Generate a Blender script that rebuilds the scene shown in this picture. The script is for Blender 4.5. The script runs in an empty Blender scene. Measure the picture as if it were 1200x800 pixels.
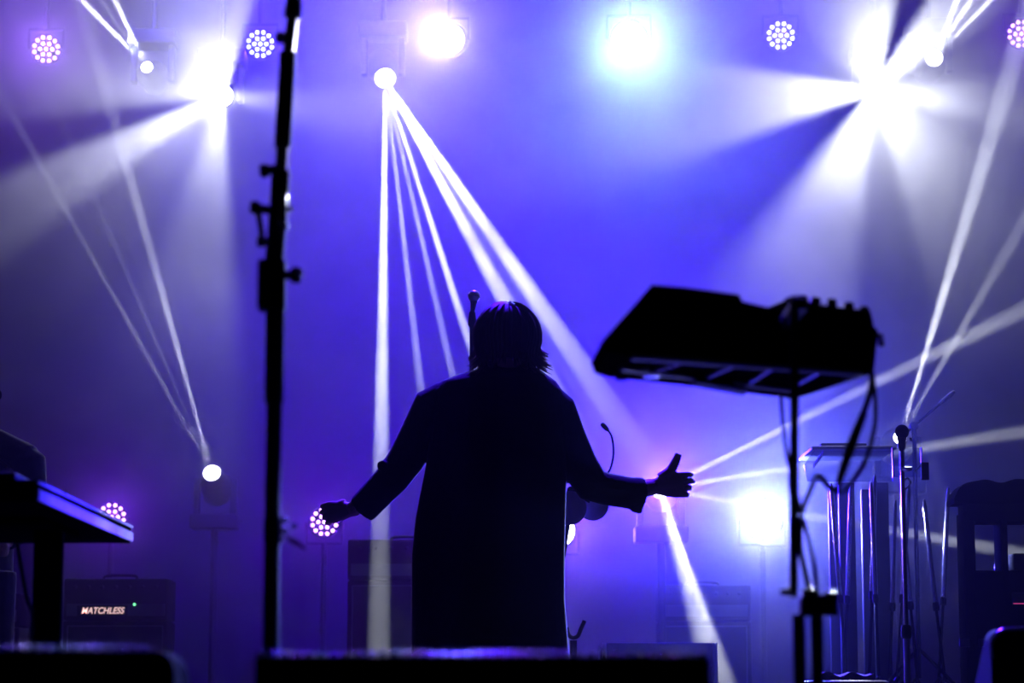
import bpy, bmesh, math, random
from mathutils import Vector, Matrix
random.seed(7)
sc = bpy.context.scene
C = sc.collection
V = Vector

# ------------------------------------------------------------------ camera
F = 85 / 36 * 1200                       # focal length in pixels of the 1200x800 frame
PITCH = math.atan(430 / F)               # horizon sits at pixel row 830
CAM = V((0, 0, .35))                     # eye just above the stage deck, in the pit
cam = bpy.data.cameras.new('camera'); cam_o = bpy.data.objects.new('camera', cam); C.objects.link(cam_o)
cam_o.location = CAM; cam_o.rotation_euler = (math.pi / 2 + PITCH, 0, 0)
cam.lens = 85; cam.sensor_width = 36; cam.clip_end = 200
cam.dof.use_dof = True; cam.dof.focus_distance = 9.8; cam.dof.aperture_fstop = 3.7
sc.camera = cam_o

def ray(px, py):
    a = (px - 600) / F; b = (400 - py) / F
    return V((a, math.cos(PITCH) - b * math.sin(PITCH), math.sin(PITCH) + b * math.cos(PITCH)))
def P(px, py, Y):                        # point on a pixel's ray at depth Y
    d = ray(px, py); return CAM + d * (Y / d.y)

# ------------------------------------------------------------------ world, exposure
w = bpy.data.worlds.new('dark_hall'); sc.world = w; w.use_nodes = True
w.node_tree.nodes['Background'].inputs[0].default_value = (.004, .004, .012, 1)
w.node_tree.nodes['Background'].inputs[1].default_value = .12
sc.view_settings.view_transform = 'Standard'; sc.view_settings.look = 'None'
sc.view_settings.gamma = 1; sc.view_settings.exposure = 0; sc.view_settings.use_curve_mapping = False
sc.cycles.use_denoising = True; sc.cycles.denoising_input_passes = 'RGB_ALBEDO_NORMAL'
sc.cycles.volume_bounces = 0; sc.cycles.max_bounces = 5; sc.cycles.volume_step_rate = .6
sc.cycles.sample_clamp_indirect = 4

BLUE = (.05, .006, 1); VIOLET = (.17, .012, 1); LILAC = (.42, .18, 1); WHITE = (.86, .9, 1); ICE = (.35, .55, 1)

EN = .36                                 # overall dimmer
def spot(name, p, tgt, energy, angle, col=(1, 1, 1), r=.04, blend=.3, gobo=None, parent=None):
    """a real spot light; gobo = [(angle in the beam's cross-section, strength)] cut into the beam like a metal gobo wheel"""
    l = bpy.data.lights.new(name, 'SPOT'); l.energy = energy * EN; l.color = col
    l.spot_size = math.radians(angle); l.spot_blend = blend; l.shadow_soft_size = r
    o = bpy.data.objects.new(name, l); C.objects.link(o)
    z = (p - tgt).normalized(); x = V((1, 0, 0)); y = z.cross(x).normalized(); x = y.cross(z)
    M = Matrix((x, y, z)).transposed().to_4x4(); M.translation = p
    if parent is not None:
        M.translation = p - ORG[parent.name]; o.parent = parent
    o.matrix_basis = M
    if gobo:
        l.use_nodes = True; nt = l.node_tree; em = nt.nodes['Emission']
        tc = nt.nodes.new('ShaderNodeTexCoord'); sp = nt.nodes.new('ShaderNodeSeparateXYZ')
        nt.links.new(tc.outputs['Normal'], sp.inputs[0])
        at = nt.nodes.new('ShaderNodeMath'); at.operation = 'ARCTAN2'
        nt.links.new(sp.outputs['Y'], at.inputs[0]); nt.links.new(sp.outputs['X'], at.inputs[1])
        mr = nt.nodes.new('ShaderNodeMapRange'); mr.inputs[1].default_value = -math.pi; mr.inputs[2].default_value = math.pi
        nt.links.new(at.outputs[0], mr.inputs[0])
        cr = nt.nodes.new('ShaderNodeValToRGB'); nt.links.new(mr.outputs[0], cr.inputs[0])
        pts = sorted((((180 - a) % 360) / 360, v) for a, v in gobo)
        el = cr.color_ramp.elements
        while len(el) < len(pts): el.new(.5)
        for e_, (a, v) in zip(el, pts): e_.position = a; e_.color = (v, v, v, 1)
        nt.links.new(cr.outputs[0], em.inputs[0])
    return o

# ------------------------------------------------------------------ materials
MAT = {}
def mat(name, col, rough=.5, metal=0., emit=None, strength=0., noise=0., scale=8., bump=0., spec=.5):
    m = bpy.data.materials.new(name); m.use_nodes = True; nt = m.node_tree
    b = nt.nodes['Principled BSDF']
    b.inputs['Base Color'].default_value = (*col, 1); b.inputs['Roughness'].default_value = rough
    b.inputs['Metallic'].default_value = metal; b.inputs['Specular IOR Level'].default_value = spec
    if name in ('coat_wool', 'dark_cloth'): b.inputs['Sheen Weight'].default_value = .12; b.inputs['Sheen Roughness'].default_value = .35
    if emit:
        b.inputs['Emission Color'].default_value = (*emit, 1); b.inputs['Emission Strength'].default_value = strength
        m.cycles.emission_sampling = 'NONE'
    if noise or bump:
        tc = nt.nodes.new('ShaderNodeTexCoord'); nz = nt.nodes.new('ShaderNodeTexNoise')
        nz.inputs['Scale'].default_value = scale; nz.inputs['Detail'].default_value = 4
        nt.links.new(tc.outputs['Object'], nz.inputs['Vector'])
        if noise:
            mx = nt.nodes.new('ShaderNodeMix'); mx.data_type = 'RGBA'
            mx.inputs[6].default_value = (*[c * (1 - noise) for c in col], 1)
            mx.inputs[7].default_value = (*[min(1, c * (1 + noise)) for c in col], 1)
            nt.links.new(nz.outputs['Fac'], mx.inputs[0]); nt.links.new(mx.outputs[2], b.inputs['Base Color'])
        if bump:
            bp = nt.nodes.new('ShaderNodeBump'); bp.inputs['Strength'].default_value = bump; bp.inputs['Distance'].default_value = .01
            nt.links.new(nz.outputs['Fac'], bp.inputs['Height']); nt.links.new(bp.outputs[0], b.inputs['Normal'])
    MAT[name] = m; return m
mat('black_metal', (.012, .012, .014), .6, .0, noise=.2, spec=.25)
mat('matte_black', (.01, .01, .011), .9, noise=.2, spec=0)
mat('black_plastic', (.011, .011, .013), .7, noise=.2, spec=.12)
mat('black_carpet', (.01, .01, .011), .95, noise=.5, scale=140, bump=.4, spec=.03)
mat('tolex', (.012, .012, .014), .7, noise=.3, scale=200, bump=.3, spec=.02)
mat('chrome', (.8, .8, .82), .12, 1.)
mat('satin_chrome', (.8, .81, .85), .22, 1., noise=.05)
mat('steel', (.45, .46, .5), .4, .9, noise=.15)
mat('aluminium', (.4, .41, .43), .4, .9, noise=.1)
mat('coat_wool', (.012, .012, .016), .9, noise=.3, scale=60, bump=.25, spec=.12)
mat('dark_cloth', (.02, .02, .03), .9, noise=.3, scale=40, bump=.2)
mat('skin', (.5, .3, .22), .55, noise=.08, scale=20)
mat('hair_brown', (.07, .04, .03), .62, noise=.35, scale=60)
mat('eye_white', (.8, .8, .8), .2)
mat('leather', (.012, .01, .01), .4, noise=.2)
mat('curtain_velvet', (.0025, .002, .006), .95, noise=.25, scale=6)
mat('stage_vinyl', (.01, .01, .012), .35, noise=.35, scale=3, bump=.05)
mat('pit_concrete', (.05, .05, .05), .9, noise=.3, scale=5)
mat('grille_cloth', (.014, .014, .017), .9, noise=.4, scale=250)
mat('panel_grey', (.06, .06, .075), .5, noise=.1)
mat('pale_panel', (.35, .35, .42), .5, noise=.1)
mat('side_panel', (.1, .06, .14), .6, .0, noise=.5, scale=22)  # violet of the LED light is mixed into this base colour
mat('drum_head', (.35, .3, .4), .6, noise=.15, scale=14)
mat('rubber', (.008, .008, .008), .8, noise=.2)
mat('towel', (.3, .3, .35), .95, noise=.3, scale=90, bump=.5)
mat('logo_light', (.9, .6, .55), .5, emit=(1, .62, .58), strength=1.1)
mat('led_green', (.1, .9, .3), .4, emit=(.2, 1, .4), strength=2.)
mat('screen_teal', (.1, .6, .7), .4, emit=(.1, .75, .9), strength=.35)
mat('led_red', (.8, .1, .3), .4, emit=(1, .08, .35), strength=.5)
mat('mesh_grille', (.5, .5, .55), .3, 1., noise=.5, scale=400)
for nm, c, s in (('cell_lilac', (.9, .55, 1), 5.), ('cell_ice', (.75, .92, 1), 5.), ('cell_violet', (.85, .42, 1), 5.),
                 ('cell_white', (.92, .95, 1), 6.), ('lens_white', (.95, .97, 1), 22.), ('lens_hot', (.95, .97, 1), 40.)):
    mat(nm, (.8, .8, .8), .3, emit=c, strength=s)
g = bpy.data.materials.new('clear_acrylic'); g.use_nodes = True; nt = g.node_tree; nt.nodes.clear(); MAT['clear_acrylic'] = g
o_ = nt.nodes.new('ShaderNodeOutputMaterial'); mx_ = nt.nodes.new('ShaderNodeMixShader'); tr_ = nt.nodes.new('ShaderNodeBsdfTransparent')
gl_ = nt.nodes.new('ShaderNodeBsdfGlossy'); gl_.inputs['Roughness'].default_value = .08; lw_ = nt.nodes.new('ShaderNodeFresnel'); lw_.inputs[0].default_value = 1.45
tr_.inputs[0].default_value = (.72, .74, .86, 1)
nt.links.new(lw_.outputs[0], mx_.inputs[0]); nt.links.new(tr_.outputs[0], mx_.inputs[1]); nt.links.new(gl_.outputs[0], mx_.inputs[2]); nt.links.new(mx_.outputs[0], o_.inputs[0])

# ------------------------------------------------------------------ mesh helpers
ORG = {}
def perp(d):
    d = d.normalized(); a = V((0, 0, 1)) if abs(d.z) < .9 else V((1, 0, 0))
    u = d.cross(a).normalized(); return u, d.cross(u).normalized()
class MB:
    def __init__(s): s.v = []; s.f = []
    def add(s, vs, fs):
        n = len(s.v); s.v += [V(a) for a in vs]; s.f += [tuple(i + n for i in f) for f in fs]; return s
    def loft(s, rings, cap=True):
        n = len(rings[0]); vs = [p for r in rings for p in r]; fs = []
        for i in range(len(rings) - 1):
            for j in range(n):
                k = (j + 1) % n; fs.append((i * n + j, i * n + k, (i + 1) * n + k, (i + 1) * n + j))
        if cap: fs.append(tuple(reversed(range(n)))); fs.append(tuple(range((len(rings) - 1) * n, len(rings) * n)))
        return s.add(vs, fs)
    def tube(s, pts, r, seg=12, flat=None):
        pts = [V(p) for p in pts]; rs = r if isinstance(r, (list, tuple)) else [r] * len(pts)
        rings = []; u = None
        for i, p in enumerate(pts):
            d = (pts[min(i + 1, len(pts) - 1)] - pts[max(i - 1, 0)]).normalized()
            if u is None: u, _ = perp(d)
            u = (u - d * u.dot(d)).normalized(); v = d.cross(u)
            rings.append([p + (u * math.cos(2 * math.pi * k / seg) + v * math.sin(2 * math.pi * k / seg)) * rs[i] for k in range(seg)])
        return s.loft(rings)
    def lathe(s, prof, o, axis, seg=24):          # prof = [(radius, height along axis)]
        u, v = perp(V(axis)); a = V(axis).normalized(); o = V(o)
        return s.loft([[o + a * h + (u * math.cos(2 * math.pi * k / seg) + v * math.sin(2 * math.pi * k / seg)) * max(r, 1e-4) for k in range(seg)] for r, h in prof])
    def ell(s, c, rx, ry, rz, seg=20, rings=12):
        R = []
        for i in range(1, rings):
            t = math.pi * i / rings
            R.append([V(c) + V((rx * math.sin(t) * math.cos(2 * math.pi * k / seg), ry * math.sin(t) * math.sin(2 * math.pi * k / seg), -rz * math.cos(t))) for k in range(seg)])
        return s.loft(R)
    def prism(s, poly, vec):
        n = len(poly); vec = vec if isinstance(vec, list) else [V(vec)] * n
        return s.loft([[V(p) for p in poly], [V(p) + q for p, q in zip(poly, vec)]])
    def box(s, lo, hi, bev=0.):
        bm = bmesh.new(); bmesh.ops.create_cube(bm, size=1)
        for v in bm.verts: v.co = [lo[i] + (v.co[i] + .5) * (hi[i] - lo[i]) for i in range(3)]
        if bev: bmesh.ops.bevel(bm, geom=list(bm.edges), offset=bev, segments=3, affect='EDGES', profile=.5)
        bm.verts.index_update(); s.add([v.co.copy() for v in bm.verts], [[v.index for v in f.verts] for f in bm.faces]); bm.free(); return s
    def mesh(s, name, off=V((0, 0, 0))):
        me = bpy.data.meshes.new(name); me.from_pydata([v - off for v in s.v], [], s.f)
        bm = bmesh.new(); bm.from_mesh(me); bmesh.ops.recalc_face_normals(bm, faces=bm.faces); bm.to_mesh(me); bm.free()
        return me
    def build(s, name, m, parent=None, smooth=True, origin=None, label=None):
        off = ORG[parent.name] if parent is not None else (V(origin) if origin is not None else V((0, 0, 0)))
        me = s.mesh(name, off); return link(name, me, m, parent, off, smooth, label)
def link(name, me, m, parent, off, smooth=True, label=None):
    me.materials.append(MAT[m])
    if smooth:
        me.shade_smooth()
        try: me.set_sharp_from_angle(angle=math.radians(40))
        except Exception: pass
    o = bpy.data.objects.new(name, me); C.objects.link(o)
    if parent is not None: o.parent = parent
    else: o.location = off
    ORG[o.name] = off
    if label: o['label'] = label
    return o
def voxel(mb, size, it, off):
    me = mb.mesh('tmp', off); o = bpy.data.objects.new('tmp', me); C.objects.link(o)
    r = o.modifiers.new('r', 'REMESH'); r.mode = 'VOXEL'; r.voxel_size = size
    sm = o.modifiers.new('s', 'SMOOTH'); sm.iterations = it; sm.factor = .5
    dg = bpy.context.evaluated_depsgraph_get(); out = bpy.data.meshes.new_from_object(o.evaluated_get(dg))
    bpy.data.objects.remove(o); return out
def tag(o, label, cat, group=None, kind=None):
    if label: o['label'] = label
    if cat: o['category'] = cat
    if group: o['group'] = group
    if kind: o['kind'] = kind
    return o
def thing(name, label, cat, loc, group=None):
    o = bpy.data.objects.new(name, None); o.empty_display_size = .1; C.objects.link(o); o.location = loc
    ORG[o.name] = V(loc); return tag(o, label, cat, group)
def struct(o): o['kind'] = 'structure'; return o
def smooth_path(pts, n=6):                        # Catmull-Rom through the points
    pts = [V(p) for p in pts]; out = []
    q = [pts[0] * 2 - pts[1]] + pts + [pts[-1] * 2 - pts[-2]]
    for i in range(1, len(q) - 2):
        a, b, c, d = q[i - 1:i + 3]
        for k in range(n):
            t = k / n; out.append(.5 * (2 * b + (c - a) * t + (2 * a - 5 * b + 4 * c - d) * t * t + (3 * b - a - 3 * c + d) * t ** 3))
    return out + [pts[-1]]
def pxm(Y): return Y / F                          # metres per pixel at depth Y

# ------------------------------------------------------------------ the stage
struct(MB().box((-8, 2.9, -.12), (8, 17.6, 0)).build('floor', 'stage_vinyl', smooth=False))
struct(MB().box((-8, -3, -1.35), (8, 2.86, -1.25)).build('pit_floor', 'pit_concrete', smooth=False))
struct(MB().box((-8, 2.86, -1.25), (8, 2.9, 0)).build('trim_1', 'black_plastic', smooth=False))
mb = MB(); N = 300; front = [(-8 + 16 * i / N, 17.3 + .006 * math.sin(i * .22) + .004 * math.sin(i * .09)) for i in range(N + 1)]
vs = [(x, y, z) for z in (0.0, 8.4) for x, y in front] + [(x, 17.55, z) for z in (0.0, 8.4) for x, y in front]
fs = []; n1 = N + 1
for i in range(N):
    fs += [(i, i + 1, n1 + i + 1, n1 + i), (2 * n1 + i, 3 * n1 + i, 3 * n1 + i + 1, 2 * n1 + i + 1), (i, 2 * n1 + i, 2 * n1 + i + 1, i + 1), (n1 + i, n1 + i + 1, 3 * n1 + i + 1, 3 * n1 + i)]
fs += [(0, n1, 3 * n1, 2 * n1), (N, 2 * n1 + N, 3 * n1 + N, n1 + N)]
struct(mb.add(vs, fs).build('wall_back', 'curtain_velvet'))
struct(MB().box((-8.1, 2.9, 0), (-7.95, 17.6, 8.4)).build('wall_left', 'curtain_velvet', smooth=False))
struct(MB().box((7.95, 2.9, 0), (8.1, 17.6, 8.4)).build('wall_right', 'curtain_velvet', smooth=False))
struct(MB().box((-8.1, 2.9, 8.4), (8.1, 17.6, 8.5)).build('ceiling', 'black_plastic', smooth=False))

# haze: thin smoke, thick upstage where the machines blow, thinning out towards the audience
hz = bpy.data.materials.new('stage_haze'); hz.use_nodes = True; nt = hz.node_tree; nt.nodes.clear(); MAT['stage_haze'] = hz
def nd(t, **k):
    n = nt.nodes.new(t)
    for a, b in k.items(): setattr(n, a, b)
    return n
ho = nd('ShaderNodeOutputMaterial'); hs = nd('ShaderNodeVolumeScatter'); nt.links.new(hs.outputs[0], ho.inputs['Volume'])
hs.inputs['Color'].default_value = (1, 1, 1, 1); hs.inputs['Anisotropy'].default_value = .25
ge = nd('ShaderNodeNewGeometry'); sx = nd('ShaderNodeSeparateXYZ'); nt.links.new(ge.outputs['Position'], sx.inputs[0])
my = nd('ShaderNodeMapRange'); my.interpolation_type = 'SMOOTHSTEP'
for i, v in ((1, 10.4), (2, 15.0), (3, .03), (4, 1)): my.inputs[i].default_value = v
nt.links.new(sx.outputs['Y'], my.inputs[0])
nz = nd('ShaderNodeTexNoise'); nz.inputs['Scale'].default_value = .95; nz.inputs['Detail'].default_value = 5; nz.inputs['Roughness'].default_value = .6; nz.inputs['Distortion'].default_value = .6
nt.links.new(ge.outputs['Position'], nz.inputs['Vector'])
mn = nd('ShaderNodeMapRange')
for i, v in ((1, .36), (2, .64), (3, .035), (4, .26)): mn.inputs[i].default_value = v
nt.links.new(nz.outputs['Fac'], mn.inputs[0])
mu = nd('ShaderNodeMath', operation='MULTIPLY'); nt.links.new(my.outputs[0], mu.inputs[0]); nt.links.new(mn.outputs[0], mu.inputs[1])
mz = nd('ShaderNodeMapRange'); mz.interpolation_type = 'SMOOTHSTEP'
for i, v in ((1, .3), (2, 3.6), (3, .3), (4, 1)): mz.inputs[i].default_value = v
nt.links.new(sx.outputs['Z'], mz.inputs[0])
mv = nd('ShaderNodeMath', operation='MULTIPLY'); nt.links.new(mu.outputs[0], mv.inputs[0]); nt.links.new(mz.outputs[0], mv.inputs[1])
nt.links.new(mv.outputs[0], hs.inputs['Density'])
tag(MB().box((-6.5, 6.5, .01), (6.5, 17.1, 8.2)).build('stage_haze', 'stage_haze', smooth=False), 'thin drifting smoke haze filling the stage air', 'haze', kind='stuff')

# ------------------------------------------------------------------ trusses (above the picture) and lamp stands
def truss(Y, z, x0, x1, label, h=.29):
    t = thing('lighting_truss', label, 'truss', (0, Y, 0), 'lighting trusses')
    for dy in (-h / 2, h / 2):
        for dz in (0, h): MB().tube([(x0, Y + dy, z + dz), (x1, Y + dy, z + dz)], .025, 10).build('chord', 'aluminium', t)
    n = int((x1 - x0) / .5)
    for i in range(n):
        a = x0 + (x1 - x0) * i / n; b = x0 + (x1 - x0) * (i + 1) / n
        for dy in (-h / 2, h / 2): MB().tube([(a, Y + dy, z if i % 2 else z + h), (b, Y + dy, z + h if i % 2 else z)], .011, 8).build('brace', 'aluminium', t)
    for x in (x0, x1):
        MB().box((x - .15, Y - .15, 0.04), (x + .15, Y + .15, z + h + .05)).build('tower', 'black_metal', t, False)
        MB().box((x - .4, Y - .4, 0), (x + .4, Y + .4, .04)).build('base_plate', 'black_metal', t, False)
    return t
TZ = 5.28
truss(16.1, TZ, -4.7, 4.7, 'silver box truss carrying the upper row of lamps along the back')
truss(12.2, 7.1, -5.6, 5.6, 'silver box truss high over mid stage with blue wash lamps')

def rot_to(d, base=V((0, -1, 0))): return base.rotation_difference(V(d).normalized()).to_matrix().to_4x4()
PM = {}
def shared(key, fn, m):
    if key not in PM:
        me = fn().mesh(key); me.materials.append(MAT[m]); me.shade_smooth()
        try: me.set_sharp_from_angle(angle=math.radians(40))
        except Exception: pass
        PM[key] = me
    return PM[key]
def part(name, me, parent, M=None):
    o = bpy.data.objects.new(name, me); C.objects.link(o); o.parent = parent
    if M is not None: o.matrix_basis = M
    ORG[o.name] = ORG[parent.name]; return o
def holder(t, c, hang, rx, R):
    """yoke around a lamp at c plus a hanging stem to the truss or a stand to the floor"""
    s = 1 if hang else -1
    MB().tube([c + V((-rx, 0, 0)), c + V((-rx, 0, s * R)), c + V((rx, 0, s * R)), c + V((rx, 0, 0))], .012, 8).build('yoke', 'black_metal', t)
    if hang:
        top = hang + .0
        MB().tube([c + V((0, 0, R)), V((c.x, c.y, top))], .016, 8).build('stem', 'black_metal', t)
        MB().box((c.x - .04, c.y - .045, top - .03), (c.x + .04, c.y + .045, top + .03), .006).build('clamp', 'black_metal', t)
    else:
        MB().tube([c + V((0, 0, -R)), V((c.x, c.y, .02))], .02, 10).build('pole', 'black_metal', t)
        MB().lathe([(.19, 0), (.19, .015), (.03, .03)], (c.x, c.y, 0), (0, 0, 1)).build('base', 'black_metal', t)

def led_par(px, py, Y, label, cellmat, energy, col, angle=60, aim=None, hang=True, blend=.8, scale=1., group='nineteen-cell LED lamps', r=.08, tz=None):
    c = P(px, py, Y); aim = V(aim) if aim is not None else CAM + V((0, 0, 1.2)); d = (aim - c).normalized()
    top = (tz or TZ) if hang else None
    base = V((c.x, c.y, top)) if hang else V((c.x, c.y, 0))
    t = thing('led_wash_lamp', label, 'stage light', base, group)
    M = Matrix.Translation(c - base) @ rot_to(d) @ Matrix.Scale(scale, 4)
    part('housing', shared('par_housing', lambda: MB().lathe([(.104, -.03), (.108, -.02), (.108, .05), (.09, .12), (.07, .2), (.05, .22)], (0, 0, 0), (0, 1, 0), 32), 'black_metal'), t, M)
    fp_ = part('face_plate', shared('par_face', lambda: MB().lathe([(.1, -.034), (.1, -.03)], (0, 0, 0), (0, 1, 0), 32), 'black_plastic'), t, M)
    cell = shared('par_cell_' + cellmat, lambda: MB().lathe([(.0122, 0), (.0122, -.006), (.009, -.011), (.003, -.013)], (0, -.034, 0), (0, 1, 0), 14), cellmat)
    for n, rr, ph in ((1, 0, 0), (6, .041, 0), (12, .081, 15)):
        for k in range(n):
            a = math.radians(360 * k / n + ph); part('led_cell', cell, fp_, Matrix.Translation((rr * math.cos(a), 0, rr * math.sin(a))))
    holder(t, c, top, .118 * scale, .14 * scale)
    spot('beam', c + d * .07 * scale, aim, energy, angle, col, r, blend, parent=t)
    return t

def fresnel(px, py, Y, label, rl, energy, col, angle, aim, hang=True, lens='lens_hot', blend=1.):
    c = P(px, py, Y); aim = V(aim); d = (aim - c).normalized(); top = TZ if hang else None
    base = V((c.x, c.y, top if hang else 0)); t = thing('blinder_lamp', label, 'stage light', base)
    A = -d
    hs_ = MB().lathe([(rl + .012, -.03), (rl + .02, -.02), (rl + .02, .1), (rl * .7, .2), (rl * .5, .24)], c, A, 32).build('housing', 'black_metal', t)
    MB().lathe([(rl, -.034), (rl, -.028)], c, A, 32).build('lens', lens, hs_)
    holder(t, c, top, rl + .03, rl + .05)
    spot('beam', c + d * .08, aim, energy, angle, col, rl * .6, blend, parent=t)
    return t

def moving_head(px, py, Y, label, beams, hang=True, rl=.07, lens='lens_white', look=None):
    """beams = [(target, energy, cone angle, colour, blend, gobo)]"""
    c = P(px, py, Y); look = V(look) if look is not None else V(beams[0][0]); d = (look - c).normalized()
    top = TZ if hang else 0; s = 1 if hang else -1; base = V((c.x, c.y, top))
    t = thing('moving_head_lamp', label, 'stage light', base, 'moving-head beam lamps')
    A = -d
    hd_ = MB().lathe([(rl + .01, -.02), (rl + .018, 0), (rl + .02, .06), (.1, .12), (.1, .26), (.07, .31)], c, A, 28).build('head', 'black_metal', t)
    MB().lathe([(rl, -.024), (rl * .8, -.03), (rl * .3, -.034)], c, A, 28).build('lens', lens, hd_)
    pv = c + A * .15
    pb = pv + V((0, 0, s * .2))
    for sx_ in (-1, 1): MB().box((pv.x + sx_ * .125 - .02, pv.y - .045, min(pv.z - s * .05, pb.z)), (pv.x + sx_ * .125 + .02, pv.y + .045, max(pv.z - s * .05, pb.z)), .008).build('yoke_arm', 'black_metal', t)
    MB().box((pv.x - .16, pv.y - .11, pb.z - .0 if hang else pb.z - .1), (pv.x + .16, pv.y + .11, pb.z + .1 if hang else pb.z), .012).build('base', 'black_metal', t)
    if hang:
        MB().tube([V((pv.x, pv.y, pb.z + .09)), V((pv.x, pv.y, top))], .018, 10).build('stem', 'black_metal', t)
        MB().box((pv.x - .04, min(pv.y, 16.0) - .04, top - .02), (pv.x + .04, max(pv.y, 16.0) + .04, top + .03), .006).build('clamp', 'black_metal', t)
    else:
        MB().tube([V((pv.x, pv.y, pb.z - .1)), V((pv.x, pv.y, .02))], .025, 10).build('pole', 'black_metal', t)
        MB().lathe([(.25, 0), (.25, .015), (.04, .03)], (pv.x, pv.y, 0), (0, 0, 1)).build('stand_base', 'black_metal', t)
    for b in beams: spot('beam', c + d * .05, V(b[0]), b[1], b[2], b[3], .012 if b[2] < 6 else rl * .5, b[4], b[5] if len(b) > 5 else None, parent=t)
    return t

# upper row on the back truss
Y0 = 16.0
led_par(54, 58, Y0, 'purple nineteen-cell LED lamp in the upper left corner', 'cell_lilac', 600, (.3, .1, 1), 70)
led_par(305, 52, Y0, 'pale blue nineteen-cell LED lamp beside the top of the foreground microphone stand', 'cell_ice', 350, BLUE, 80)
led_par(915, 42, Y0, 'white nineteen-cell LED lamp at the upper right, left of the big white starburst', 'cell_white', 350, BLUE, 80)
led_par(1197, 40, Y0, 'violet nineteen-cell LED lamp half cut by the right edge of the picture', 'cell_violet', 300, VIOLET, 60)
fresnel(527, 46, Y0, 'glaring white round lamp with a purple halo, top centre left', .10, 10000, (.21, .18, 1), 38, CAM + V((-2.2, 0, .6)))
fresnel(737, 46, Y0, 'glaring white round lamp with an ice-blue halo, top centre right', .115, 12000, (.15, .29, 1), 36, CAM + V((.3, 0, -.6)))

def at(px, py, Y): return P(px, py, Y)
c = P(260, 112, 15.6)
moving_head(260, 112, 15.6, 'moving-head lamp throwing broad white shafts from the upper left', [
    (CAM, 3900, 66, WHITE, .5, [
        (0, .22), (6, .05), (30, .0), (68, .0), (74, .9), (95, .8), (125, .6), (150, .42), (172, .5), (184, .4), (189, .06), (198, .04), (202, 1), (213, 1), (219, .3), (231, .24), (243, .2), (253, .48), (270, .6), (276, .06), (300, .03), (335, .05), (350, .2)])], lens='lens_hot', look=CAM)
c = P(1025, 106, 15.6)
moving_head(1025, 106, 15.6, 'moving-head lamp bursting in a white star at the upper right', [
    (CAM, 6000, 54, WHITE, .6, [
        (0, .45), (10, .2), (30, .12), (42, .9), (57, .9), (62, .0), (76, .0), (80, .85), (100, .6), (118, .35), (150, .1), (168, .1), (173, .95), (197, .9), (203, .0), (226, .0), (238, 1), (262, .9), (268, .35), (284, .35), (289, .7), (318, .5), (338, .3), (350, .6)])], lens='lens_hot', look=CAM)
B = 300000
moving_head(451, 90, 15.6, 'moving-head lamp with a fan of narrow white beams falling left of the performer', [
    (at(444, 760, 13.9), B * .9, 2.0, WHITE, .25), (at(492, 445, 15), B * .45, 1.3, WHITE, .3), (at(526, 420, 15), B * .4, 1.3, WHITE, .4),
    (at(556, 420, 15), B * .8, 1.6, WHITE, .35), (at(588, 345, 12.9), B * .9, 1.7, WHITE, .4), (at(628, 350, 12.9), B * 1., 1.7, WHITE, .35), (at(690, 470, 13), B * .07, 2.6, WHITE, .6)], rl=.066, look=at(520, 420, 12.5))
moving_head(173, 80, 15.6, 'small bright beam lamp sending thin rays up to the left', [
    (at(92, -4, 14.9), B * .35, 2.6, WHITE, .3), (at(112, -10, 15.8), B * .2, 2.4, WHITE, .3), (at(133, -4, 14.9), B * .3, 2.6, WHITE, .3)], rl=.036, look=at(112, -10, 14.2))
moving_head(1094, 69, 15.6, 'small bright beam lamp right of the white starburst, rays going up', [
    (at(1122, 0, 14.9), B * .3, 2.6, WHITE, .3), (at(1140, -4, 14.9), B * .3, 2.6, WHITE, .3), (at(1165, -4, 14.9), B * .2, 2.6, WHITE, .3)], rl=.055, look=at(1135, -10, 14.2))
# lower lamps on stands
moving_head(249, 556, 16.3, 'beam lamp low at the left sending thin white rays steeply up', [
    (at(85, 260, 15.8), B * .14, 1.3, WHITE, .3), (at(140, 300, 15.8), B * .06, 1.2, WHITE, .3), (at(178, 300, 15.8), B * .2, 2.4, WHITE, .5)], hang=False, rl=.055, look=at(200, 380, 14.6))
moving_head(774, 574, 14.4, 'beam lamp hidden behind the thumbs-up hand, rays spreading to the right', [
    (at(1100, 412, 14.2), B * .4, 3.2, WHITE, 1.), (at(1160, 512, 14.2), B * .42, 2.8, WHITE, 1.), (at(1150, 640, 14.2), B * .4, 2.8, WHITE, 1.),
    (at(850, 790, 14), B * .3, 5.5, WHITE, 1.), (at(815, 720, 14), B * .2, 7, WHITE, 1.), (CAM + V((1.2, 0, 1)), 24000, 64, (.02, .004, 1), 1.), (CAM + V((.4, 0, 1)), 700, 36, (.18, .3, 1), 1.)], hang=False, rl=.05, look=CAM + V((0, 0, 2)))
moving_head(1054, 514, 14.6, 'beam lamp behind the round-headed microphone at right, rays going up', [
    (at(1130, 262, 14.5), B * .08, 3.4, WHITE, .5), (at(1195, 268, 14.5), B * .07, 3.6, WHITE, .5), (at(1092, 390, 14.5), B * .15, 4, WHITE, .6)], hang=False, rl=.036, look=at(1110, 380, 12.4))
fresnel(893, 608, 16., 'glaring white round lamp low at the right behind the synthesizer stand', .125, 17000, (.2, .26, 1), 30, CAM + V((.3, 0, .5)), hang=False)
fresnel(655, 622, 16., 'white lamp with a violet glow mostly hidden behind the long coat', .1, 4000, (.2, .06, 1), 40, CAM + V((.2, 0, .8)), hang=False)
led_par(131, 606, 16.3, 'violet nineteen-cell LED lamp partly hidden behind the stage piano', 'cell_violet', 300, VIOLET, 60, hang=False)
led_par(380, 612, 16.3, 'violet nineteen-cell LED lamp behind the outstretched left hand', 'cell_violet', 400, VIOLET, 60, hang=False)
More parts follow.
